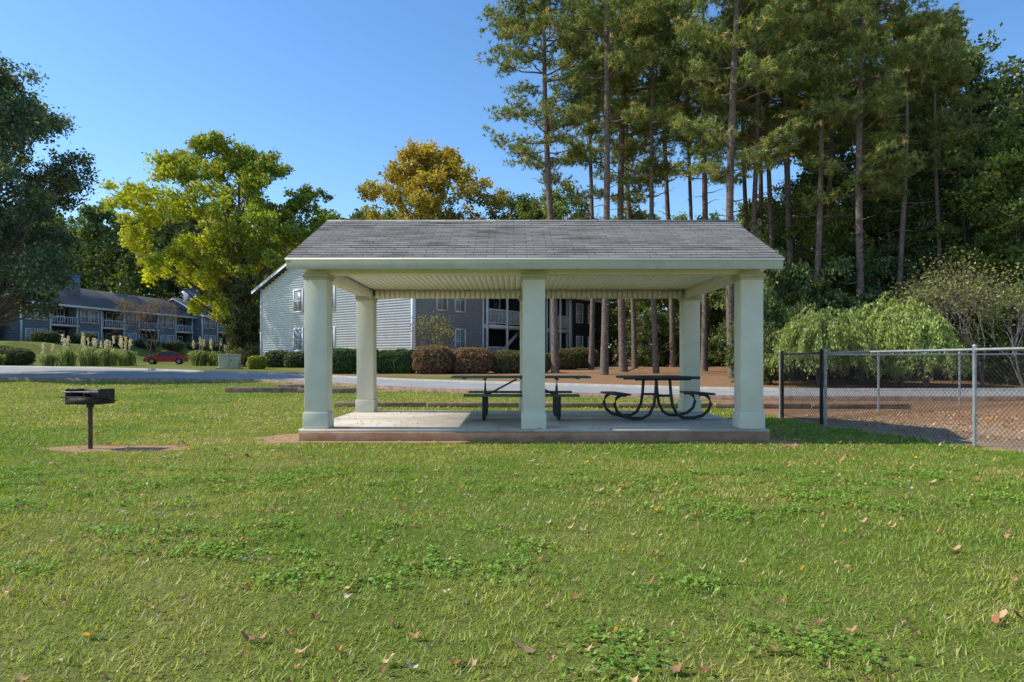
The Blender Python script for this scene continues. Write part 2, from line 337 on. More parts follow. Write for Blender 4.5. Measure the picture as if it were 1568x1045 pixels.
# ------------------------------------------------------------------ picnic tables
def table_long(loc):
    p = empty('picnic_table', loc); A = Acc()
    for k in range(5): A.box((0, -.30 + k * .15, .74), (2.44, .14, .035))
    A.box((-1.0, 0, .715), (.05, .7, .02)); A.box((1.0, 0, .715), (.05, .7, .02)); A.box((0, 0, .715), (.05, .7, .02))
    bevel(obj('table_top', A.build('table_top', ['tablegreen']), parent=p), .006)
    for s in (-1, 1):
        part('bench_seat', [((0, s * .70 - .065, .44), (1.95, .12, .035)), ((0, s * .70 + .065, .44), (1.95, .12, .035))], 'tablegreen', p, .006)
    A = Acc()
    for x in (-.64, .64):
        for s in (-1, 1):
            P = [[x, s * .16, .72], [x, s * .16, .30], [x, s * .17, .14], [x, s * .22, .06], [x, s * .30, .03], [x, s * .55, .03], [x, s * .66, .06], [x, s * .71, .14], [x, s * .72, .43]]
            A.tube(P, .028, 8)
        A.tube([[x, -.72, .40], [x, .72, .40]], .024, 8); A.tube([[x, -.3, .70], [x, .3, .70]], .02, 8)
        A.tube([[x, 0, .40], [x * .12, 0, .70]], .018, 6)
    A.tube([[-.64, 0, .42], [.64, 0, .42]], .014, 6)
    obj('frame', A.build('frame', ['tableblack'], True), parent=p)
    return p
table_long((0.16, 12.25, .172))
def table_sq(loc, rz=0):
    p = empty('accessible_picnic_table', loc, rz); A = Acc()
    for k in range(9): A.box((0, -.52 + k * .13, .74), (1.14, .118, .03))
    A.box((-.56, 0, .735), (.03, 1.18, .045)); A.box((.56, 0, .735), (.03, 1.18, .045)); A.box((0, -.59, .735), (1.1, .03, .045)); A.box((0, .59, .735), (1.1, .03, .045))
    bevel(obj('table_top', A.build('table_top', ['tableblack']), parent=p), .01)
    for s in (-1, 1): part('bench_seat', [((s * .76, 0, .45), (.27, 1.0, .035))], 'tableblack', p, .014)
    A = Acc()
    for y in (-.34, .34):
        for s in (-1, 1):
            P = [[s * .12, y, .72], [s * .14, y, .45], [s * .17, y, .25], [s * .25, y, .10], [s * .36, y, .035], [s * .55, y, .03], [s * .72, y, .07], [s * .83, y, .16], [s * .87, y, .28], [s * .84, y, .38], [s * .76, y, .435], [s * .66, y, .435]]
            A.tube(P, .028, 8)
        A.tube([[-.14, y, .42], [.14, y, .42]], .02, 8); A.tube([[-.5, y, .705], [.5, y, .705]], .02, 8)
    A.tube([[0, -.34, .42], [0, .34, .42]], .02, 8)
    obj('tube_frame', A.build('tube_frame', ['tableblack'], True), parent=p); return p
table_sq((2.58, 12.2, .172), math.radians(8))

# ------------------------------------------------------------------ park grill
gp = empty('charcoal_grill', (-5.72, 9.26, 0), math.radians(-4)); gp.scale = (.9, .9, 1)
A = Acc(); A.tube([[0, 0, -.1], [0, 0, .60]], .032, 12, 1); A.tube([[0, 0, .56], [0, 0, .61]], .05, 12, 1)
t = .012
A.box((0, 0, .615), (.50, .38, t)); A.box((0, .19, .71), (.50, t, .20)); A.box((-.25, 0, .71), (t, .38, .20)); A.box((.25, 0, .71), (t, .38, .20)); A.box((0, -.19, .655), (.50, t, .085))
A.box((-.31, -.02, .655), (.10, .22, .012)); A.box((.31, -.02, .655), (.10, .22, .012)); A.box((0, -.205, .705), (.60, .018, .018))
A.box((-.262, -.12, .74), (.012, .05, .16)); A.box((.262, -.12, .74), (.012, .05, .16))
obj('fire_box_and_post', A.build('grill', ['grillmetal', 'rust']), parent=gp)
A = Acc()
for x in np.linspace(-.23, .23, 18): A.tube([[x, -.2, .775], [x, .17, .775]], .006, 5)
A.tube([[-.27, -.2, .775], [.27, -.2, .775]], .009, 6); A.tube([[-.27, .0, .768], [.27, .0, .768]], .009, 6)
for x in (-.15, .15): A.tube([[x, -.2, .775], [x, -.27, .765], [x, -.34, .775]], .009, 6)
obj('grate', A.build('grate', ['grate']), parent=gp)

# ------------------------------------------------------------------ chain link fence
def fence(name, pts, H, postmat, wiremat, terminal=()):
    p = empty(name); A = Acc(); W = Acc()
    for k, (x, y) in enumerate(pts):
        z = float(g(x, y)); r = .036 if k in terminal else .026
        A.tube([[x, y, z - .2], [x, y, z + H + .01], [x, y, z + H + .03], [x, y, z + H + .045]], [r, r, r * 1.2, r * .4], 10)
    for (x0, y0), (x1, y1) in zip(pts[:-1], pts[1:]):
        a = np.array([x0, y0, float(g(x0, y0))]); b_ = np.array([x1, y1, float(g(x1, y1))]); Ln = np.linalg.norm(b_ - a); u = (b_ - a) / Ln
        A.tube([a + [0, 0, H - .03], b_ + [0, 0, H - .03]], .02, 8)
        A.tube([a + [0, 0, .06], b_ + [0, 0, .06]], .004, 4)
        h = H - .08; st = .072
        for s0 in np.arange(-h, Ln, st):
            for sg in (1, -1):
                t0, t1 = max(s0, 0), min(s0 + h, Ln)
                if t1 - t0 < .01: continue
                za, zb = (t0 - s0, t1 - s0) if sg == 1 else (h - (t0 - s0), h - (t1 - s0))
                W.tube([a + u * t0 + [0, 0, .04 + za], a + u * t1 + [0, 0, .04 + zb]], .0024, 3, 0, False)
    obj('posts_and_rails', A.build('posts', [postmat], True), parent=p); obj('wire_mesh', W.build('mesh', [wiremat]), parent=p)
fence('chain_link_fence', [(5.7, 14.4), (5.85, 12.9)], 1.38, 'blackpost', 'blackpost', (0, 1))
fence('chain_link_fence', [(5.87, 12.78), (6.47, 9.55), (7.05, 6.5), (7.6, 3.5)], 1.38, 'galv', 'blackpost', ())
fence('chain_link_fence', [(5.7, 14.5), (8.75, 16.3), (11.8, 18.0), (14.8, 19.2), (18, 19.4)], 1.38, 'galv', 'blackpost', ())

# ------------------------------------------------------------------ main apartment building
def rows_wall(A, p0, p1, z0, ztop, nrm, mat=0, lap=.17, gable=None):
    p0 = np.array(p0, float); p1 = np.array(p1, float); u = p1 - p0; Ln = np.linalg.norm(u); u /= Ln; nrm = np.array(nrm, float)
    z = z0
    while z < ztop - .01:
        z2 = min(z + lap, ztop); a0, a1 = 0, Ln
        if gable and z2 > gable[0]:
            f = (z2 - gable[0]) / (gable[1] - gable[0]); a0 = Ln / 2 * f; a1 = Ln - a0
        if a1 - a0 > .05:
            A_ = p0 + u * a0; B_ = p0 + u * a1; o = nrm * .03
            A.add([[*(A_ + o), z], [*(B_ + o), z], [*B_, z2], [*A_, z2], [*A_, z], [*B_, z]], [[0, 1, 2, 3], [4, 5, 1, 0]], mat)
        z = z2
def window(A, c, u, nrm, w, h, gm=1):
    u = np.array([u[0], u[1], 0.]); n = np.array([nrm[0], nrm[1], 0.]); Rm = np.stack([u, n, [0, 0, 1.]], 1)
    c = np.array(c, float)
    def bx(du, dz, sw, sd, sh_, off, m): A.box(c + u * du + np.array([0, 0, dz]) + n * off, (sw, sd, sh_), m, Rm)
    bx(0, 0, w, .04, h, .035, gm)
    f = .10
    bx(-w / 2 - f / 2, 0, f, .07, h + 2 * f, .05, 0); bx(w / 2 + f / 2, 0, f, .07, h + 2 * f, .05, 0)
    bx(0, h / 2 + f / 2, w, .068, f, .05, 0); bx(0, -h / 2 - f / 2, w, .09, f, .06, 0)
    bx(0, 0, w, .03, .05, .07, 0); bx(0, h * .25, .025, .02, h * .48, .066, 0); bx(0, -h * .25, .025, .02, h * .48, .066, 0)
ab = empty('apartment_building', (-6.2, 43, .72), math.radians(53.13))
EH, RH, DP, LN = 6.1, 9.5, 16.5, 24.0
A = Acc()
rows_wall(A, (0, DP), (0, 0), 0, RH, (-1, 0), 0, gable=(EH, RH))
rows_wall(A, (0, 0), (6.9, 0), 0, EH, (0, -1), 1)
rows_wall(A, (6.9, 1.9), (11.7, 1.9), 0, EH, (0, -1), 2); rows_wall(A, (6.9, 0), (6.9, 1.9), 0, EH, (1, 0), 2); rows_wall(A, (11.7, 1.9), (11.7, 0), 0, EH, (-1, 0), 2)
rows_wall(A, (11.7, 0), (15, 0), 0, EH, (0, -1), 1)
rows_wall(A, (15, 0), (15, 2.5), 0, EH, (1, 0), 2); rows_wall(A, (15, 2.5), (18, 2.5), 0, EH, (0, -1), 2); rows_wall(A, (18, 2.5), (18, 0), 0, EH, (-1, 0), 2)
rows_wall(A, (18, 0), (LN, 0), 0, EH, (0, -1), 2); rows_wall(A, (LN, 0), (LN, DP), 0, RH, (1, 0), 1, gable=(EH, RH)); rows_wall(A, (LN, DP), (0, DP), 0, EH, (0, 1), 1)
obj('siding', A.build('siding', ['siding_lit', 'siding', 'navy']), parent=ab)
A = Acc()
for s in (0, 1):
    y0 = -.6 if s == 0 else DP + .6; slp = (RH - EH) / (DP / 2); z0 = EH - .6 * slp
    V = [[-.5, y0, z0], [LN + .5, y0, z0], [LN + .5, DP / 2, RH + .02], [-.5, DP / 2, RH + .02]]
    V += [[p[0], p[1], p[2] + .14] for p in V]; A.add(V, [[4, 5, 6, 7], [0, 1, 2, 3], [0, 1, 5, 4], [1, 2, 6, 5], [3, 0, 4, 7]])
obj('roof', A.build('roof', ['aroof']), parent=ab)
A = Acc()
slp = (RH - EH) / (DP / 2); z0 = EH - .6 * slp
for x in (-.52, LN + .52):
    for (ya, za, yb, zb) in ((-.6, z0, DP / 2, RH), (DP + .6, z0, DP / 2, RH)):
        V = [[x, ya, za - .12], [x, yb, zb - .12], [x, yb, zb + .13], [x, ya, za + .13]]; V += [[p[0] + .03, p[1], p[2]] for p in V]
        A.add(V, [[0, 1, 2, 3], [4, 5, 6, 7], [0, 1, 5, 4], [2, 3, 7, 6]])
A.box((LN / 2, -.62, z0 + .02), (LN + 1, .04, .22)); A.box((LN / 2, -.30, EH - .22), (LN, .58, .03))
for (x, y) in ((-.02, .06), (0.06, -.02)): A.box((x, y, EH / 2), (.14, .14, EH))
A.box((-.03, DP, EH / 2), (.12, .14, EH)); A.box((6.9, -.02, EH / 2), (.14, .12, EH)); A.box((11.7, -.02, EH / 2), (.14, .12, EH))
A.box((15, -.02, EH / 2), (.12, .12, EH)); A.box((18, -.02, EH / 2), (.12, .12, EH)); A.box((LN, -.02, EH / 2), (.14, .14, EH)); A.box((18.6, -.09, EH / 2), (.09, .09, EH))
for (xa, xb, yd) in ((6.9, 11.7, 0), (15, 18, 0)):
    xm, w = (xa + xb) / 2, xb - xa
    A.box((xm, .6, 3.05), (w - .1, 1.9, .24)); A.box((xm, -.33, 4.25), (w, .08, .08)); A.box((xm, -.33, 3.30), (w, .06, .06))
    for x in np.arange(xa + .08, xb, .16): A.box((x, -.33, 3.77), (.045, .045, .9))
    for x in (xa + .06, xm, xb - .06): A.box((x, -.33, EH / 2), (.14, .14, EH))
    A.box((xm, -.33, EH - .25), (w, .1, .28))
    if w > 4:
        A.box((xa + 1.3, -.33, 1.55), (2.2, .07, .07)); A.box((xa + 1.3, -.33, .65), (2.2, .05, .05))
        for k in range(14): A.box((xa + .3 + k * .16, -.33, 1.1), (.04, .04, .85))
        Rs = Matrix.Rotation(-.62, 3, 'Y'); A.box((xa + 3.6, .4, 1.9), (3.0, .06, .25), rot=Rs)
obj('trim_and_balconies', A.build('trim', ['btrim']), parent=ab)
A = Acc()
for (y, z) in ((11.8, 4.95), (11.8, 2.1), (8.2, 4.95), (4.6, 4.95), (4.2, 2.1), (8.2, 2.1)): window(A, (0, y, z), (0, -1), (-1, 0), .95, 1.5, 2)
for (x, z) in ((2.6, 4.7), (4.4, 4.7), (4.4, 1.9), (13.3, 4.7), (13.3, 1.9), (20, 4.7), (20, 1.9), (22, 4.7), (22, 1.9)): window(A, (x, 0, z), (1, 0), (0, -1), .9, 1.5, 2)
for (x, z) in ((8.6, 4.2), (8.6, 1.2), (10.5, 4.4)): window(A, (x, 1.9, z), (1, 0), (0, -1), 1.3, 1.9, 1)
obj('windows', A.build('windows', ['btrim', 'glass', 'blind']), parent=ab)

# ------------------------------------------------------------------ far apartment rows
def rowhouse(loc, rz, ln, dp, eh, rh, chim=None, seed=0):
    p = empty('apartment_building', loc, rz); A = Acc()
    seg = ln / 4
    for k in range(4):
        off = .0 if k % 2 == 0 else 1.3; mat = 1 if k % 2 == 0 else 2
        rows_wall(A, (k * seg, off), ((k + 1) * seg, off), 0, eh, (0, -1), mat, .3)
        if k % 2: rows_wall(A, (k * seg, 0), (k * seg, off), 0, eh, (1, 0), 1, .3); rows_wall(A, ((k + 1) * seg, off), ((k + 1) * seg, 0), 0, eh, (-1, 0), 1, .3)
    rows_wall(A, (0, dp), (0, 0), 0, rh, (-1, 0), 1, .3, (eh, rh)); rows_wall(A, (ln, 0), (ln, dp), 0, rh, (1, 0), 1, .3, (eh, rh)); rows_wall(A, (ln, dp), (0, dp), 0, eh, (0, 1), 1, .3)
    if chim is not None: A.box((chim, dp * .30, rh), (2.0, 1.5, 3.0), 1)
    obj('siding', A.build('siding', ['siding_lit', 'siding_f', 'navy']), parent=p)
    A = Acc(); sp_ = (rh - eh) / (dp / 2); z0 = eh - .6 * sp_
    for y0 in (-.6, dp + .6):
        V = [[-.4, y0, z0], [ln + .4, y0, z0], [ln + .4, dp / 2, rh + .02], [-.4, dp / 2, rh + .02]]; V += [[q[0], q[1], q[2] + .15] for q in V]
        A.add(V, [[4, 5, 6, 7], [0, 1, 2, 3], [0, 1, 5, 4], [1, 2, 6, 5], [3, 0, 4, 7]])
    if chim is not None: A.box((chim, dp * .30, rh + 1.55), (2.2, 1.7, .12)); A.box((chim, dp * .30, rh + 1.8), (.5, .5, .4))
    obj('roof', A.build('roof', ['aroof']), parent=p)
    A = Acc()
    A.box((ln / 2, -.63, z0 + .05), (ln + .8, .05, .26))
    for x0_ in (-.42, ln + .42):
        for ya in (-.6, dp + .6):
            V = [[x0_, ya, z0 - .1], [x0_, dp / 2, rh - .1], [x0_, dp / 2, rh + .15], [x0_, ya, z0 + .15]]; V += [[q[0] + .03, q[1], q[2]] for q in V]
            A.add(V, [[0, 1, 2, 3], [4, 5, 6, 7], [0, 1, 5, 4], [2, 3, 7, 6]])
    for k in range(5): A.box((k * seg, -.03, eh / 2), (.16, .14, eh))
    for k in (1, 3):
        xm = (k + .5) * seg; A.box((xm, .4, 2.7), (seg, 1.6, .2)); A.box((xm, -.3, 3.7), (seg, .07, .08))
        for x in np.arange(k * seg, (k + 1) * seg, .35): A.box((x, -.3, 3.25), (.05, .05, .85))
    obj('trim', A.build('trim', ['btrim']), parent=p)
    A = Acc()
    for k in range(4):
        off = 0 if k % 2 == 0 else 1.3
        for z in (1.3, 4.0):
            for x in (.3, .7): window(A, ((k + x) * seg, off, z), (1, 0), (0, -1), 1.1 if k % 2 == 0 else .9, 1.5, 2 if (k + int(x * 10)) % 2 else 1)
    obj('windows', A.build('windows', ['btrim', 'glass', 'blind']), parent=p)
rz = math.atan2(42, 9)
ux, uy = math.cos(rz), math.sin(rz)
for k, (t0, off, ch, zz) in enumerate(((-14, .5, 5, 2.7), (2.5, -1.2, 9.3, 2.9), (18.5, .6, None, 3.1), (34, -.8, 1.5, 3.4))):
    rowhouse((-56.5 + ux * t0 - uy * off, 74 + uy * t0 + ux * off, zz), rz, 15.0, 10, 5.3, 7.9, ch, k)

# ------------------------------------------------------------------ vegetation
def pal(cols, w=None):
    cols = np.array(cols)
    def f(P, n):
        idx = R.choice(len(cols), n, p=w); c = cols[idx] * R.uniform(.7, 1.3, (n, 1)); return c
    return f
def tree_mesh(name, H, base, Rc, nclump, nleaf, lsize, colf, trunk_r=.25, prof=None, clr=(.9, 1.6), aspect=.6, flat=.7, barkm='bark', lean=0, lobes=3, limbs=True, amp=1.0, rpow=.42):
    A = Acc(); prof = prof or (lambda h: math.sin(math.pi * min(1, (h * .86 + .12))) ** .6)
    wob = [(R.uniform(0, 6.28), R.integers(2, 5), R.uniform(.1, .22) * amp) for _ in range(lobes)]
    hs = np.linspace(0, 1, 9); tp = np.stack([lean * hs ** 2 + .15 * np.sin(hs * 5), .12 * np.sin(hs * 7 + 1), hs * H * .93], 1)
    tp[0, 2] = -.3; A.tube(tp, np.interp(hs, [0, .05, 1], [trunk_r * 1.3, trunk_r, trunk_r * .12]), 8)
    C = []
    while len(C) < nclump:
        h = R.random() ** .85; a = R.uniform(0, 2 * np.pi); m_ = 1 + sum(w[2] * math.sin(w[1] * a + w[0] + h * 3) for w in wob)
        r = Rc * prof(h) * m_ * R.random() ** rpow
        C.append([r * math.cos(a) + np.interp(h * H, tp[:, 2], tp[:, 0]), r * math.sin(a), base + h * (H - base)])
    C = np.array(C)
    for k, c in enumerate(C):
        hd = math.hypot(c[0], c[1]); z0 = max(base * .7, c[2] - hd * R.uniform(.5, 1.0) - .3); z0 = min(z0, H * .9)
        st = np.array([np.interp(z0, tp[:, 2], tp[:, 0]), np.interp(z0, tp[:, 2], tp[:, 1]), z0]); mid = (st + c) / 2 + [0, 0, -.1 * hd + R.normal() * .2]
        if limbs:
            t_ = np.linspace(0, 1, 5)[:, None]; Pb = st * (1 - t_) ** 2 + 2 * mid * t_ * (1 - t_) + c * t_ ** 2
            rb = max(.03, trunk_r * .32 * (1 - z0 / H) + .02); A.tube(Pb, np.linspace(rb, .012, 5), 4, 0, False)
        rc = R.uniform(*clr); n = int(nleaf * (rc / np.mean(clr)) ** 2)
        ns = 7; sc = R.normal(size=(ns, 3)); sc /= np.linalg.norm(sc, axis=1)[:, None]; sc *= rc * R.uniform(.3, 1.05, (ns, 1)); sc[:, 2] *= flat
        which = R.integers(0, ns, n); off = R.normal(size=(n, 3)) * rc * .22; off[:, 2] *= .8
        P = c + sc[which] + off; col = colf(P, n) * R.uniform(.75, 1.25)
        A.leaves(P, lsize, aspect, col)
    return A.build(name, [barkm, 'leaf'])
def pine_mesh(name, H, base, Rc, nb=60, trunk_r=.2):
    A = Acc(); hs = np.linspace(0, 1, 12); a0 = R.uniform(0, 6)
    tp = np.stack([.25 * np.sin(hs * 4 + a0) - .25 * math.sin(a0), .2 * np.sin(hs * 5 + 1) - .2 * math.sin(1), hs * H], 1); tp[0, 2] = -.3
    A.tube(tp, np.interp(hs, [0, .04, .6, 1], [trunk_r * 1.25, trunk_r, trunk_r * .7, .04]), 8)
    cp = []
    for k in range(nb + 16):
        dead = k >= nb; h = R.random() if not dead else R.uniform(-.7, 0)
        z = base + h * (H - base) * .98; a = R.uniform(0, 6.283)
        L_ = Rc * (math.sin(math.pi * min(1, h * .72 + .26)) ** .8) * R.uniform(.55, 1.15) if not dead else R.uniform(.4, 1.6)
        L_ = max(L_, .5); st = np.array([np.interp(z, tp[:, 2], tp[:, 0]), np.interp(z, tp[:, 2], tp[:, 1]), z])
        up = np.interp(h, [0, 1], [-.05, .55]) + R.normal() * .12; t_ = np.linspace(0, 1, 6)
        dirx = np.array([math.cos(a), math.sin(a), 0]); Pb = st + dirx * (t_ * L_)[:, None] + np.array([0, 0, 1]) * ((t_ * up + .18 * t_ ** 2) * L_)[:, None] + R.normal(size=(6, 3)) * .05
        Pb[0] = st; A.tube(Pb, np.linspace(.02 + .012 * L_, .008, 6), 4, 0, False)
        if dead: continue
        nsb = int(3 + L_ * 3.0)
        for q in range(nsb):
            tq = R.uniform(.35, 1.0); b0 = np.array([np.interp(tq, t_, Pb[:, m]) for m in range(3)])
            sd = dirx * R.uniform(.2, .9) + np.array([-dirx[1], dirx[0], 0]) * R.normal() * .8 + np.array([0, 0, R.uniform(-.1, .5)]); e = b0 + sd * R.uniform(.3, .85)
            A.tube([b0, e], [.012, .006], 3, 0, False)
            nt_ = R.integers(7, 11); cp.append(e + R.normal(size=(nt_, 3)) * [.22, .22, .13])
    T = np.concatenate(cp); n = len(T); kk = 13
    D = R.normal(size=(n, kk, 3)); D[..., 2] += .35; D /= np.linalg.norm(D, axis=2)[..., None]
    Wd = np.cross(D, R.normal(size=(n, kk, 3))); Wd /= np.linalg.norm(Wd, axis=2)[..., None]
    ln = R.uniform(.17, .29, (n, kk, 1)); V = np.stack([T[:, None] - Wd * .021, T[:, None] + Wd * .021, T[:, None] + D * ln], 2).reshape(-1, 3)
    base_c = np.array([[.125, .165, .045], [.17, .20, .05], [.09, .13, .04], [.32, .25, .08]])
    cl = base_c[R.choice(4, n, p=[.38, .30, .17, .15])] * R.uniform(.7, 1.3, (n, 1))
    A.add(V, np.arange(n * kk * 3).reshape(-1, 3), 1, np.repeat(cl, kk * 3, 0))
    return A.build(name, ['pinebark', 'needle'])
def bare_mesh(name, H, r0, depth=5, leafcol=None, nleaf=0, spread=.5):
    A = Acc(); ends = []
    def rec(p, d_, L_, r, dp):
        e = p + d_ * L_; mid = (p + e) / 2 + R.normal(size=3) * L_ * .06; A.tube([p, mid, e], [r, r * .85, r * .65], 5 if dp > 2 else 3, 0, False)
        if dp == 0: ends.append(e); return
        for _ in range(R.integers(2, 4)):
            nd = d_ + R.normal(size=3) * spread + [0, 0, .12]; nd /= np.linalg.norm(nd); rec(e, nd, L_ * R.uniform(.62, .85), r * .6, dp - 1)
    for _ in range(3): dd = np.array([R.normal() * .2, R.normal() * .2, 1]); rec(np.array([0, 0, -.1]), dd / np.linalg.norm(dd), H * .27, r0, depth)
    if nleaf:
        E = np.array(ends); P = E[R.integers(0, len(E), nleaf)] + R.normal(size=(nleaf, 3)) * .22; A.leaves(P, .13, .6, leafcol(P, nleaf))
    return A.build(name, ['greybark', 'leaf'])
def place(name, me, X, Y, rz=None, sc=1, dz=0, parent=None):
    return obj(name, me, (X, Y, float(g(X, Y)) + dz), R.uniform(0, 6.28) if rz is None else rz, sc, parent)

dark = pal([(.065, .10, .035), (.085, .12, .04), (.045, .07, .03), (.15, .165, .045)], [.35, .3, .2, .15])
oak = pal([(.05, .08, .045), (.07, .10, .055), (.04, .06, .04), (.15, .16, .06)], [.38, .3, .2, .12])
mid = pal([(.095, .14, .03), (.14, .18, .04), (.07, .105, .03), (.28, .25, .045)], [.35, .3, .2, .15])
me = tree_mesh('oak', 16.0, 3.6, 6.2, 220, 460, .18, oak, .42, clr=(.7, 1.3), prof=lambda h: math.sin(math.pi * min(1, h * .66 + .30)) ** .6, flat=.6, amp=.5)
place('oak_tree', me, -27.7, 35, 0)
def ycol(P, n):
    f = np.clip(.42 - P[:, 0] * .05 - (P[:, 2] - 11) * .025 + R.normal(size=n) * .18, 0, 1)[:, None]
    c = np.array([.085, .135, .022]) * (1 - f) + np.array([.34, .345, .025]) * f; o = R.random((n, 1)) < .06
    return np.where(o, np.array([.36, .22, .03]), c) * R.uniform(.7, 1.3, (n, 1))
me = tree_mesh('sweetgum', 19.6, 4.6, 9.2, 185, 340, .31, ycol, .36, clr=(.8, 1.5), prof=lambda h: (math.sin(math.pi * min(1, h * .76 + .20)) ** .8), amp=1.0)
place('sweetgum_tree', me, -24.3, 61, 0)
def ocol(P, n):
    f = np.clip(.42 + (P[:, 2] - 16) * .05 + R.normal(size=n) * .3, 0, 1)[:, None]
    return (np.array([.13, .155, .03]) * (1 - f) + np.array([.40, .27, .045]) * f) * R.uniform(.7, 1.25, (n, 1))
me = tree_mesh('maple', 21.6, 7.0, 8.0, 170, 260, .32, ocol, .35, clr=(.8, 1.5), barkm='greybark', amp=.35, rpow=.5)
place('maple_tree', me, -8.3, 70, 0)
dec = [tree_mesh('broadleaf_a', 18, 2.5, 5.2, 100, 250, .28, dark, .25, clr=(.8, 1.6)),
       tree_mesh('broadleaf_b', 20, 4, 5.0, 95, 250, .28, mid, .25, clr=(.8, 1.5)),
       tree_mesh('broadleaf_c', 15, 1.5, 4.6, 80, 250, .26, mid, .2, clr=(.8, 1.4))]
far = [tree_mesh('far_a', 18, 2, 5.2, 80, 110, .5, dark, .25, clr=(.9, 1.7), limbs=False), tree_mesh('far_b', 19, 2, 5.0, 80, 110, .5, mid, .25, clr=(.9, 1.7), limbs=False)]
dt = empty('distant_treeline')
for k in range(26):
    X = -100 + k * 4.2 + R.uniform(-2, 2); Y = R.uniform(122, 140) - (8 if X > -30 else 0)
    place('broadleaf', far[k % 2], X, Y, sc=R.uniform(1.05, 1.35), parent=dt)
for k in range(8):
    X = -10 + k * 6 + R.uniform(-2, 2); place('broadleaf', far[k % 2], X, R.uniform(84, 94), sc=R.uniform(.95, 1.12), parent=dt)
for (X, Y, s) in ((-70, 100, 1.1), (-69, 88, .95), (-73, 78, 1.0), (-62, 122, 1.15), (-40, 122, .95), (-46, 128, 1.0), (-54, 132, 1.25), (-68, 112, 1.2)): place('broadleaf', far[(int(-X)) % 2], X, Y, sc=s, parent=dt)
for k, (px, Y, s) in enumerate([(800, 74, .98), (860, 66, .85), (920, 70, .8), (980, 62, .66), (1040, 64, .68), (1100, 58, .62), (1160, 60, .7), (1215, 52, .75), (1265, 47, .85), (1310, 54, 1.1), (1345, 43, 1.0), (1400, 48, 1.2), (1450, 42, 1.05), (1500, 50, 1.1), (1550, 44, .90), (1600, 40, .85), (1250, 38, .5), (1390, 36, .55), (1480, 34, .6), (1560, 33, .6), (1190, 42, .45), (1640, 33, .7)]):
    place('broadleaf_tree', dec[[0, 1, 0, 2, 1][k % 5]], (px - 784) / 1045 * Y, Y, sc=s)
pines = [pine_mesh('pine_a', 25, 11.5, 3.4, 72, .21), pine_mesh('pine_b', 27, 13.0, 3.0, 58, .2), pine_mesh('pine_c', 24, 13, 2.6, 46, .17), pine_mesh('pine_d', 26, 10, 3.2, 62, .22)]
for k, (px, Y, v_, s) in enumerate([(850, 38, 0, .98), (925, 36, 1, .98), (905, 44, 2, 1.0), (955, 40, 3, 1.02), (972, 47, 2, 1.1), (1005, 38, 2, .97), (1030, 52, 1, 1.1), (1078, 41, 1, 1.0), (1122, 33, 3, .98), (1148, 47, 2, 1.1), (1165, 54, 1, 1.15), (1215, 38, 1, .98), (1245, 34, 2, .94), (1322, 33, 3, .88), (1290, 46, 2, 1.1), (1372, 34, 2, .85), (1185, 40, 2, 1.0), (1440, 34, 2, .76), (1060, 48, 2, 1.0), (1268, 41, 2, 1.0), (1150, 37, 2, .95)]):
    place('pine_tree', pines[v_], (px - 784) / 1045 * Y, Y, sc=s)
und = [tree_mesh('shrub_a', 5.2, .2, 2.4, 46, 230, .19, dark, .08, clr=(.4, .85)), tree_mesh('shrub_b', 4.2, .2, 2.2, 42, 230, .18, dark, .08, clr=(.4, .85))]
us = empty('woodland_understory')
for k in range(38):
    Y = R.uniform(27.5, 36) if k < 22 else R.uniform(34, 46); X = R.uniform(.36 * Y, .9 * Y)
    place('shrub', und[k % 2], X, Y, sc=(s := R.uniform(.6, 1.05), s, s * R.uniform(.9, 1.35)), parent=us)
for k in range(12):
    Y = R.uniform(50, 62); X = R.uniform(4, .4 * Y); place('shrub', und[k % 2], X, Y, sc=R.uniform(.7, 1.2), parent=us)
def droop_mesh(name, H, Rc, ns=600):
    A = Acc(); PP = []; UU = []
    for k in range(7): a = R.uniform(0, 6.28); A.tube([[0, 0, -.1], [math.cos(a) * .4, math.sin(a) * .4, H * .5], [math.cos(a) * Rc * .6, math.sin(a) * Rc * .6, H * .85]], [.06, .04, .015], 5)
    lb = [R.uniform(.65, 1.15) for _ in range(7)]
    for k in range(ns):
        a = R.uniform(0, 6.28); lo_ = lb[int(a / 6.2832 * 7) % 7]; r = Rc * lo_ * R.random() ** .5; z = H * (1 - .45 * (r / Rc) ** 2) * R.uniform(.6, 1.08) * (.6 + .4 * lo_); L_ = R.uniform(.5, 1.4); n = 34; t_ = R.random(n)
        px_ = (r + .5 * t_) * math.cos(a) + R.normal(size=n) * .06; py_ = (r + .5 * t_) * math.sin(a) + R.normal(size=n) * .06; pz_ = z + .15 * t_ - L_ * t_ ** 1.6
        PP.append(np.stack([px_, py_, np.maximum(pz_, .1)], 1)); UU.append(np.stack([.35 * math.cos(a) + R.normal(size=n) * .5, .35 * math.sin(a) + R.normal(size=n) * .5, -np.ones(n)], 1))
    P = np.concatenate(PP); U = np.concatenate(UU); c = pal([(.21, .26, .08), (.13, .18, .045), (.28, .31, .10)])(P, len(P)); A.leaves(P, .17, .32, c, 1, U)
    return A.build(name, ['bark', 'leaf'])
dm = droop_mesh('weeping_shrub', 3.6, 2.1); dm2 = droop_mesh('weeping_shrub_b', 3.2, 1.8, 450)
for q, (px, Y, s) in enumerate(((1255, 26.5, .85), (1318, 28.5, 1.0), (1378, 27.5, .98), (1418, 26.5, .7), (1232, 30, .7))): place('weeping_shrub', (dm, dm2)[q % 2], (px - 784) / 1045 * Y, Y, sc=s)
bm = bare_mesh('bare_tree', 5.8, .045, 6, pal([(.17, .15, .06), (.12, .14, .04)]), 1800, spread=.45)
for (px, Y, s) in ((1505, 27, .95), (1460, 30, .95), (1570, 25.5, .85)): place('bare_tree', bm, (px - 784) / 1045 * Y, Y, sc=s)
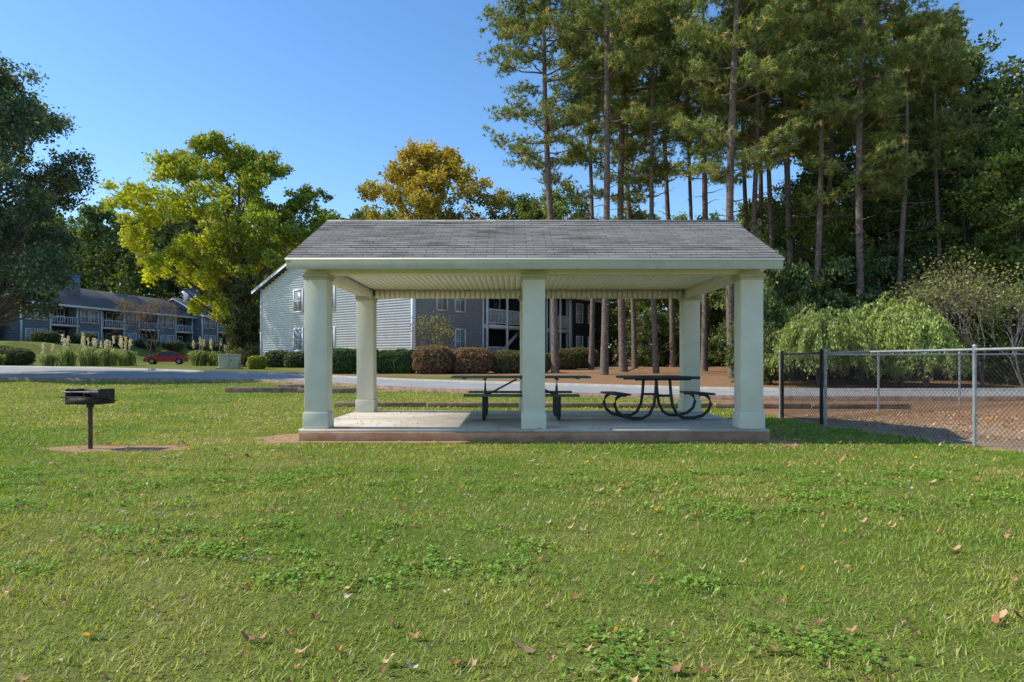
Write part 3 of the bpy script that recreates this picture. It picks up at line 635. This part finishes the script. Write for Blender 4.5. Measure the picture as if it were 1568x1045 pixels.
bm2 = bare_mesh('crape', 3.6, .035, 5, pal([(.13, .12, .07), (.2, .17, .10), (.09, .11, .05)]), 1400, .4)
place('crape_myrtle', bm2, -4.55, 41)
bm3 = bare_mesh('greytree', 8.5, .10, 6, pal([(.2, .13, .08), (.16, .12, .09)]), 2500, .4)
place('bare_tree', bm3, (238 - 784) / 1045 * 78, 78)
me = tree_mesh('cedar', 6.3, .3, 1.9, 60, 260, .17, pal([(.08, .09, .035), (.11, .105, .045), (.05, .065, .03)]), .1, prof=lambda h: (1 - h) ** .6 * .9 + .1, clr=(.4, .8))
place('evergreen_tree', me, (372 - 784) / 1045 * 55, 55)

def hedge(name, mounds, colf, ls=.10, dens=2400):
    A = Acc()
    for (X, Y, rx, ry, H) in mounds:
        z0 = float(g(X, Y)); n = int(dens * (rx + ry) * H * 1.6)
        D = R.normal(size=(n, 3)); D /= np.linalg.norm(D, axis=1)[:, None]; p_ = 3.2
        q = (np.abs(D) ** p_).sum(1) ** (1 / p_); S = D / q[:, None]; S *= (1 + (vn(S[:, 0] * rx * 3 + X, S[:, 2] * 3 + S[:, 1] * 2, .5, 5) - .5) * .16)[:, None] * R.uniform(.93, 1.04, (n, 1))
        P = S * [rx, ry, H / 2] + [X, Y, z0 + H / 2]; P = P[P[:, 2] > z0]; A.leaves(P, ls, .6, colf(P, len(P)))
        u_ = np.linspace(0, np.pi, 12); w_ = np.linspace(0, 2 * np.pi, 24, endpoint=False); UU_, WW_ = np.meshgrid(u_, w_, indexing='ij')
        D = np.stack([np.sin(UU_) * np.cos(WW_), np.sin(UU_) * np.sin(WW_), np.cos(UU_)], -1).reshape(-1, 3); q = (np.abs(D) ** p_).sum(1) ** (1 / p_); S = D / q[:, None] * .92
        i_ = np.arange(11)[:, None] * 24; j_ = np.arange(24)[None]; F_ = np.stack([i_ + j_, i_ + 24 + j_, i_ + 24 + (j_ + 1) % 24, i_ + (j_ + 1) % 24], -1).reshape(-1, 4)
        A.add(S * [rx, ry, H / 2] + [X, Y, z0 + H / 2], F_, 0)  # inner body added to stop light passing through the leaves
    obj(name, A.build(name, ['hedgeblock', 'leaf']))
hg = pal([(.06, .115, .035), (.09, .15, .045), (.04, .08, .03)]); hr = pal([(.20, .105, .075), (.15, .085, .06), (.10, .12, .04), (.26, .15, .10)])
hedge('green_hedge', [(-9.3, 37.6, .75, .7, 1.35), (-8.1, 37.8, .75, .75, 1.4), (-6.9, 37.9, .7, .7, 1.25), (-6.0, 37.8, .75, .7, 1.3), (-10.3, 39.5, .7, .6, 1.3)], hg)
hedge('red_hedge', [(-4.35, 37.5, 1.05, .9, 1.5), (-2.2, 37.8, 1.1, .9, 1.4), (-3.2, 38.6, .8, .7, 1.3)], hr)
hedge('mixed_hedge', [(-.3, 38.2, .95, .8, 1.25), (1.2, 38.6, .95, .8, 1.2), (3.4, 44, 1.0, .9, 1.3), (4.8, 47, 1.1, .9, 1.4)], pal([(.08, .11, .035), (.13, .13, .045), (.15, .09, .05)]))
hedge('yellow_shrub', [(-16.6, 44.5, .55, .5, .85)], pal([(.25, .25, .03), (.16, .2, .03)]))
hedge('foundation_shrubs', [(-17.3, 50.5, .9, .8, 1.2), (-15.6, 49.8, .9, .8, 1.1), (-13.6, 48.3, .9, .8, 1.2)] + [(-50.6 + k * .9, 74 + k * 5.2, 1.2, 1.2, 1.2) for k in range(8)] + [(-44 - k * 2.6, 60 + (k % 2) * 2, 1.6, 1.2, 1.5) for k in range(5)], pal([(.07, .09, .04), (.09, .11, .06), (.11, .12, .06)]), .14, 1200)
def pampas(name, spots, nb=420, plume=True):
    A = Acc()
    for (X, Y, s) in spots:
        z0 = float(g(X, Y)); a = R.uniform(0, 6.28, nb); L_ = R.uniform(.8, 1.5, nb) * s; o = R.uniform(.3, 1.0, nb) * s; w = .03
        base_ = np.stack([X + R.normal(size=nb) * .25 * s, Y + R.normal(size=nb) * .25 * s, np.full(nb, z0)], 1); dr = np.stack([np.cos(a), np.sin(a), 0 * a], 1); sd = np.stack([-np.sin(a), np.cos(a), 0 * a], 1) * w
        p1 = base_ + dr * (o * .45)[:, None] + [0, 0, 1] * L_[:, None]; p2 = base_ + dr * (o * 1.2)[:, None] + [0, 0, 1] * (L_ * .75)[:, None]
        V = np.stack([base_ - sd, base_ + sd, p1 + sd, p1 - sd, p2], 1).reshape(-1, 3); k = np.arange(nb)[:, None] * 5
        c = pal([(.20, .24, .08), (.28, .28, .12), (.15, .20, .07)])(None, nb); A.add(V, k + [[0, 1, 2, 3]], 0, np.repeat(c, 5, 0)); A.add(V, k + [[3, 2, 4]], 0, np.repeat(c, 5, 0))
        if plume:
            for q in range(int(5 * s)):
                aa = R.uniform(0, 6.28); tp_ = np.array([X + math.cos(aa) * .5 * s, Y + math.sin(aa) * .5 * s, z0 + R.uniform(1.7, 2.4) * s]); A.tube([[X, Y, z0], tp_], .012, 3, 0, False)
                n = 60; t_ = R.random(n); P = tp_ + np.stack([R.normal(size=n) * .05, R.normal(size=n) * .05, (t_ - .3) * .6], 1); U = np.stack([R.normal(size=n) * .4, R.normal(size=n) * .4, np.ones(n)], 1)
                A.leaves(P, .16, .3, pal([(.66, .60, .54), (.55, .50, .44)])(P, n), 1, U)
    obj(name, A.build(name, ['leaf', 'plume']))
pampas('pampas_grass', [(-37.2, 57, .95), (-35.6, 57.5, 1.05), (-34.0, 57.3, 1.0), (-32.6, 57.8, .85), (-36.4, 59, 1.0), (-33.4, 59, .9), (-38.4, 56.5, .7)])
pampas('pampas_grass', [(-26.6, 58, .9), (-25.4, 58.5, .85), (-24.6, 58, .7)])
pampas('ornamental_grass', [(-42 - k * 1.6, 55.5 + (k % 3) * .8, .7) for k in range(7)], plume=False)

ub = empty('utility_box', (-18.6, 45, float(g(-18.6, 45))), .3)
part('cabinet', [((0, 0, .48), (1.3, 1.0, .86))], 'boxbeige', ub, .04); part('lid', [((0, 0, .94), (1.38, 1.08, .07))], 'boxbeige', ub, .02); part('pad', [((0, 0, .03), (1.6, 1.3, .12))], 'kerb', ub, .01)
part('door_seam', [((0, -.503, .5), (.015, .01, .8)), ((.12, -.51, .55), (.05, .03, .12))], 'grillmetal', ub)
ms = empty('marker_post', (-18.0, 44, float(g(-18, 44)))); part('post', [((.4, 0, .3), (.07, .07, .6))], 'kerb_r', ms, .01)

def car(loc, rz):
    p = empty('parked_car', loc, rz); A = Acc()
    low = [(-2.2, .30), (-2.25, .62), (-2.15, .86), (-1.6, .93), (-.95, .96), (1.0, .94), (1.75, .84), (2.15, .68), (2.22, .40), (2.1, .26)]
    ws = [(-.86, .96), (-.90, 1.0), (.90, 1.0), (.86, .96)]; n = len(low)
    V = []
    for y, s in ws: V += [[x * s, y, .3 + (z - .3) * s] for x, z in low]
    F4 = [[a * n + k, a * n + (k + 1) % n, (a + 1) * n + (k + 1) % n, (a + 1) * n + k] for a in range(3) for k in range(n)]
    A.add(V, F4, 0); A.add(V[:n], [list(range(n))[::-1]], 0); A.add(V[-n:], [list(range(n))], 0)
    roof = [(-1.75, .92), (-1.0, 1.36), (-.2, 1.44), (.35, 1.38), (1.15, .93)]
    V = []
    for (x, z) in roof: yy = .84 if z < 1 else .62; V += [[x, -yy, z], [x, yy, z]]
    A.add(V, [[0, 1, 3, 2]], 1); A.add(V, [[2, 3, 5, 4], [4, 5, 7, 6]], 0); A.add(V, [[6, 7, 9, 8]], 1); A.add(V, [[0, 2, 4, 6, 8]], 1); A.add(V, [[9, 7, 5, 3, 1]], 1)
    for s in (-1, 1):
        for a_, b_ in zip(roof[:-1], roof[1:]):
            ya = .85 if a_[1] < 1 else .63; yb = .85 if b_[1] < 1 else .63; A.tube([[a_[0], s * ya, a_[1]], [b_[0], s * yb, b_[1]]], .035, 6, 0)
        A.tube([[-.25, s * .63, 1.43], [-.2, s * .86, .94]], .035, 6, 0); A.box((.75, s * .98, 1.0), (.18, .12, .12), 0)
        for x in (-1.35, 1.35):
            A.tube([[x, s * .70, .33], [x, s * .915, .33]], .34, 20, 2); A.tube([[x, s * .90, .33], [x, s * .93, .33]], .20, 12, 3)
    A.box((2.17, -.62, .64), (.10, .34, .13), 3); A.box((2.17, .62, .64), (.10, .34, .13), 3); A.box((-2.2, -.62, .74), (.08, .34, .13), 4); A.box((-2.2, .62, .74), (.08, .34, .13), 4); A.box((2.22, 0, .45), (.05, .9, .16), 2)
    obj('body', A.build('car', ['carred', 'glass', 'tyre', 'galv', 'rust']), parent=p)
car((-39.0, 77, float(g(-39.0, 77)) + .02), math.radians(200))

# ------------------------------------------------------------------ lawn blades
def lawn():
    A = Acc()
    zones = [(1.6, 5, 5200, .036, .0040), (5, 9, 2600, .038, .0058), (9, 14, 1000, .042, .010), (14, 24, 340, .050, .016), (24, 33, 110, .055, .025)]
    for (y0, y1, dn, h, w) in zones:
        hw = .80 * y1 + 1; n = int((y1 - y0) * 2 * hw * dn); X = R.uniform(-hw, hw, n); Y = R.uniform(y0, y1, n)
        k = np.abs(X) < .80 * Y + 1; X, Y = X[k], Y[k]
        d_, st_, sa_ = masks(X, Y); onslab = (np.abs(X - SX) < 3.54) & (np.abs(Y - SY) < 2.02)
        ney = np.interp(X, NE[:, 0], NE[:, 1]); thin = vn(X, Y, .22, 9) * .6 + vn(X, Y, .08, 10) * .4
        k = (R.random(len(X)) > np.maximum(np.maximum(d_, st_), sa_) * 1.1 + .02) & ~onslab & (Y < ney - .3) & (R.random(len(X)) < .40 + .9 * thin); X, Y, thin = X[k], Y[k], thin[k]; n = len(X)
        p1 = vn(X, Y, 2.1, 3) * .45 + vn(X, Y, .6, 4) * .35 + vn(X, Y, .16, 6) * .2
        worn = sstep((p1 - .52) * 4)
        p1 = np.clip((p1 - .5) * 3.2 + .50 + R.normal(size=n) * .18, 0, 1)[:, None]
        c = np.array([.19, .325, .030]) * (1 - p1) + np.array([.41, .43, .08]) * p1
        dry = (R.random(n) < .06 + .16 * worn)[:, None]; c = np.where(dry, np.array([.56, .46, .25]), c) * R.uniform(.6, 1.35, (n, 1))
        a = R.uniform(0, 6.28, n); le = R.uniform(.3, 1.4, n) * h; hh = h * R.uniform(.3, 1.1, n) * (.5 + .9 * thin)
        B = np.stack([X, Y, g(X, Y) - .003], 1); b2 = a + np.pi / 2 + R.normal(size=n) * .5; sd = np.stack([np.cos(b2), np.sin(b2), 0 * a], 1) * w * R.uniform(.5, 1.2, (n, 1))
        tip = B + np.stack([np.cos(a) * le, np.sin(a) * le, hh], 1); A.add(np.stack([B - sd, B + sd, tip], 1).reshape(-1, 3), np.arange(n * 3).reshape(-1, 3), 0, np.repeat(c, 3, 0))
    n = 420; cx = R.uniform(-6, 6, n); cy = R.uniform(2.2, 7.5, n)
    for x, y in zip(cx, cy):
        if x > 5 or abs(x) > .8 * y + .4 or vn(np.array([x]), np.array([y]), 1.3, 12)[0] < .45: continue
        q = R.integers(12, 70); X = x + R.normal(size=q) * .11; Y = y + R.normal(size=q) * .09; a = R.uniform(0, 6.28, q)
        for t3 in range(3):
            aa = a + t3 * 2.09; C = np.stack([X + np.cos(aa) * .007, Y + np.sin(aa) * .007, np.full(q, .030) + R.normal(size=q) * .006], 1); ang = np.arange(6) * np.pi / 3
            tilt = R.normal(size=(q, 2)) * .35; ox = np.cos(ang)[None] * .009; oy = np.sin(ang)[None] * .009
            V = np.stack([C[:, 0:1] + ox, C[:, 1:2] + oy, C[:, 2:3] + tilt[:, :1] * ox + tilt[:, 1:] * oy], -1)
            c = pal([(.20, .34, .05), (.26, .40, .07)])(None, q); A.add(V.reshape(-1, 3), np.arange(q * 6).reshape(-1, 6), 0, np.repeat(c, 6, 0))
    obj('lawn_grass', A.build('lawn_grass', ['grassblade']))
lawn()
A = Acc()
for (y0, y1, n, s) in ((2, 6, 520, .020), (6, 14, 1200, .025), (14, 24, 500, .034), (10, 16, 1100, .03)):
    Y = R.uniform(y0, y1, n); X = R.uniform(-.8, .8, n) * Y * 1.05
    if n == 1100: X = R.uniform(5.9, 12.5, n)
    k = (vn(X, Y, 1.5, 8) + R.random(n) * .8) > .62; X, Y = X[k], Y[k]
    for x, y in zip(X, Y):
        m_ = 9; ang = np.linspace(0, 2 * np.pi, m_, endpoint=False) + R.uniform(0, 6); rr = s * R.uniform(.5, 1.8 if R.random() < .12 else 1.15) * (1 + .35 * np.cos(ang * R.integers(2, 5)))
        zc = R.normal() * .4; V = np.stack([x + rr * np.cos(ang), y + rr * np.sin(ang) * .8, float(g(x, y)) + .032 + .010 * np.cos(ang * 2) + zc * rr * np.cos(ang) + R.normal(size=m_) * .004], 1)
        on = abs(x - SX) < 3.5 and abs(y - SY) < 2
        if on: V[:, 2] += .145
        c = np.array([(.38, .20, .11), (.46, .30, .17), (.28, .13, .07), (.55, .43, .31), (.62, .29, .02)])[R.choice(5, p=[.30, .33, .18, .12, .07])] * R.uniform(.7, 1.2)
        V = np.vstack([V, [[x, y, float(g(x, y)) + .026 + (.148 if on else 0)]]]); A.add(V, [[q, (q + 1) % m_, m_] for q in range(m_)], 0, c)
obj('fallen_leaves', A.build('fallen_leaves', ['deadleaf']))

# ------------------------------------------------------------------ light, sky, camera
S = Vector((-0.70, 0.03, 0.70)).normalized()
w = bpy.data.worlds.new('World'); scene.world = w; w.use_nodes = True; nt = w.node_tree
sky = nt.nodes.new('ShaderNodeTexSky'); sky.sky_type = 'NISHITA'; sky.sun_disc = False
sky.sun_elevation = math.asin(S.z); sky.sun_rotation = math.atan2(S.x, S.y); sky.air_density = 1.0; sky.dust_density = 0.35; sky.ozone_density = 3.0; sky.altitude = 200
hs = nt.nodes.new('ShaderNodeHueSaturation'); hs.inputs['Saturation'].default_value = 1.18; hs.inputs['Value'].default_value = 1.48
nt.links.new(sky.outputs[0], hs.inputs['Color']); nt.links.new(hs.outputs[0], nt.nodes['Background'].inputs[0]); nt.nodes['Background'].inputs[1].default_value = 0.15
ld = bpy.data.lights.new('sun', 'SUN'); ld.energy = 5.0; ld.angle = math.radians(.5); ld.color = (1, .94, .82)
lo = bpy.data.objects.new('sun', ld); COL.objects.link(lo); lo.rotation_euler = S.to_track_quat('Z', 'Y').to_euler(); lo.location = (-30, 5, 30)
cd = bpy.data.cameras.new('camera'); cd.lens = 24; cd.sensor_width = 36; cd.shift_y = 0.021; cd.clip_end = 3000; cd.clip_start = .05
co = bpy.data.objects.new('camera', cd); COL.objects.link(co); co.location = (0, 0, 1.17); co.rotation_euler = (math.pi / 2, 0, 0); scene.camera = co
scene.view_settings.view_transform = 'Standard'; scene.view_settings.look = 'None'; scene.view_settings.exposure = 0
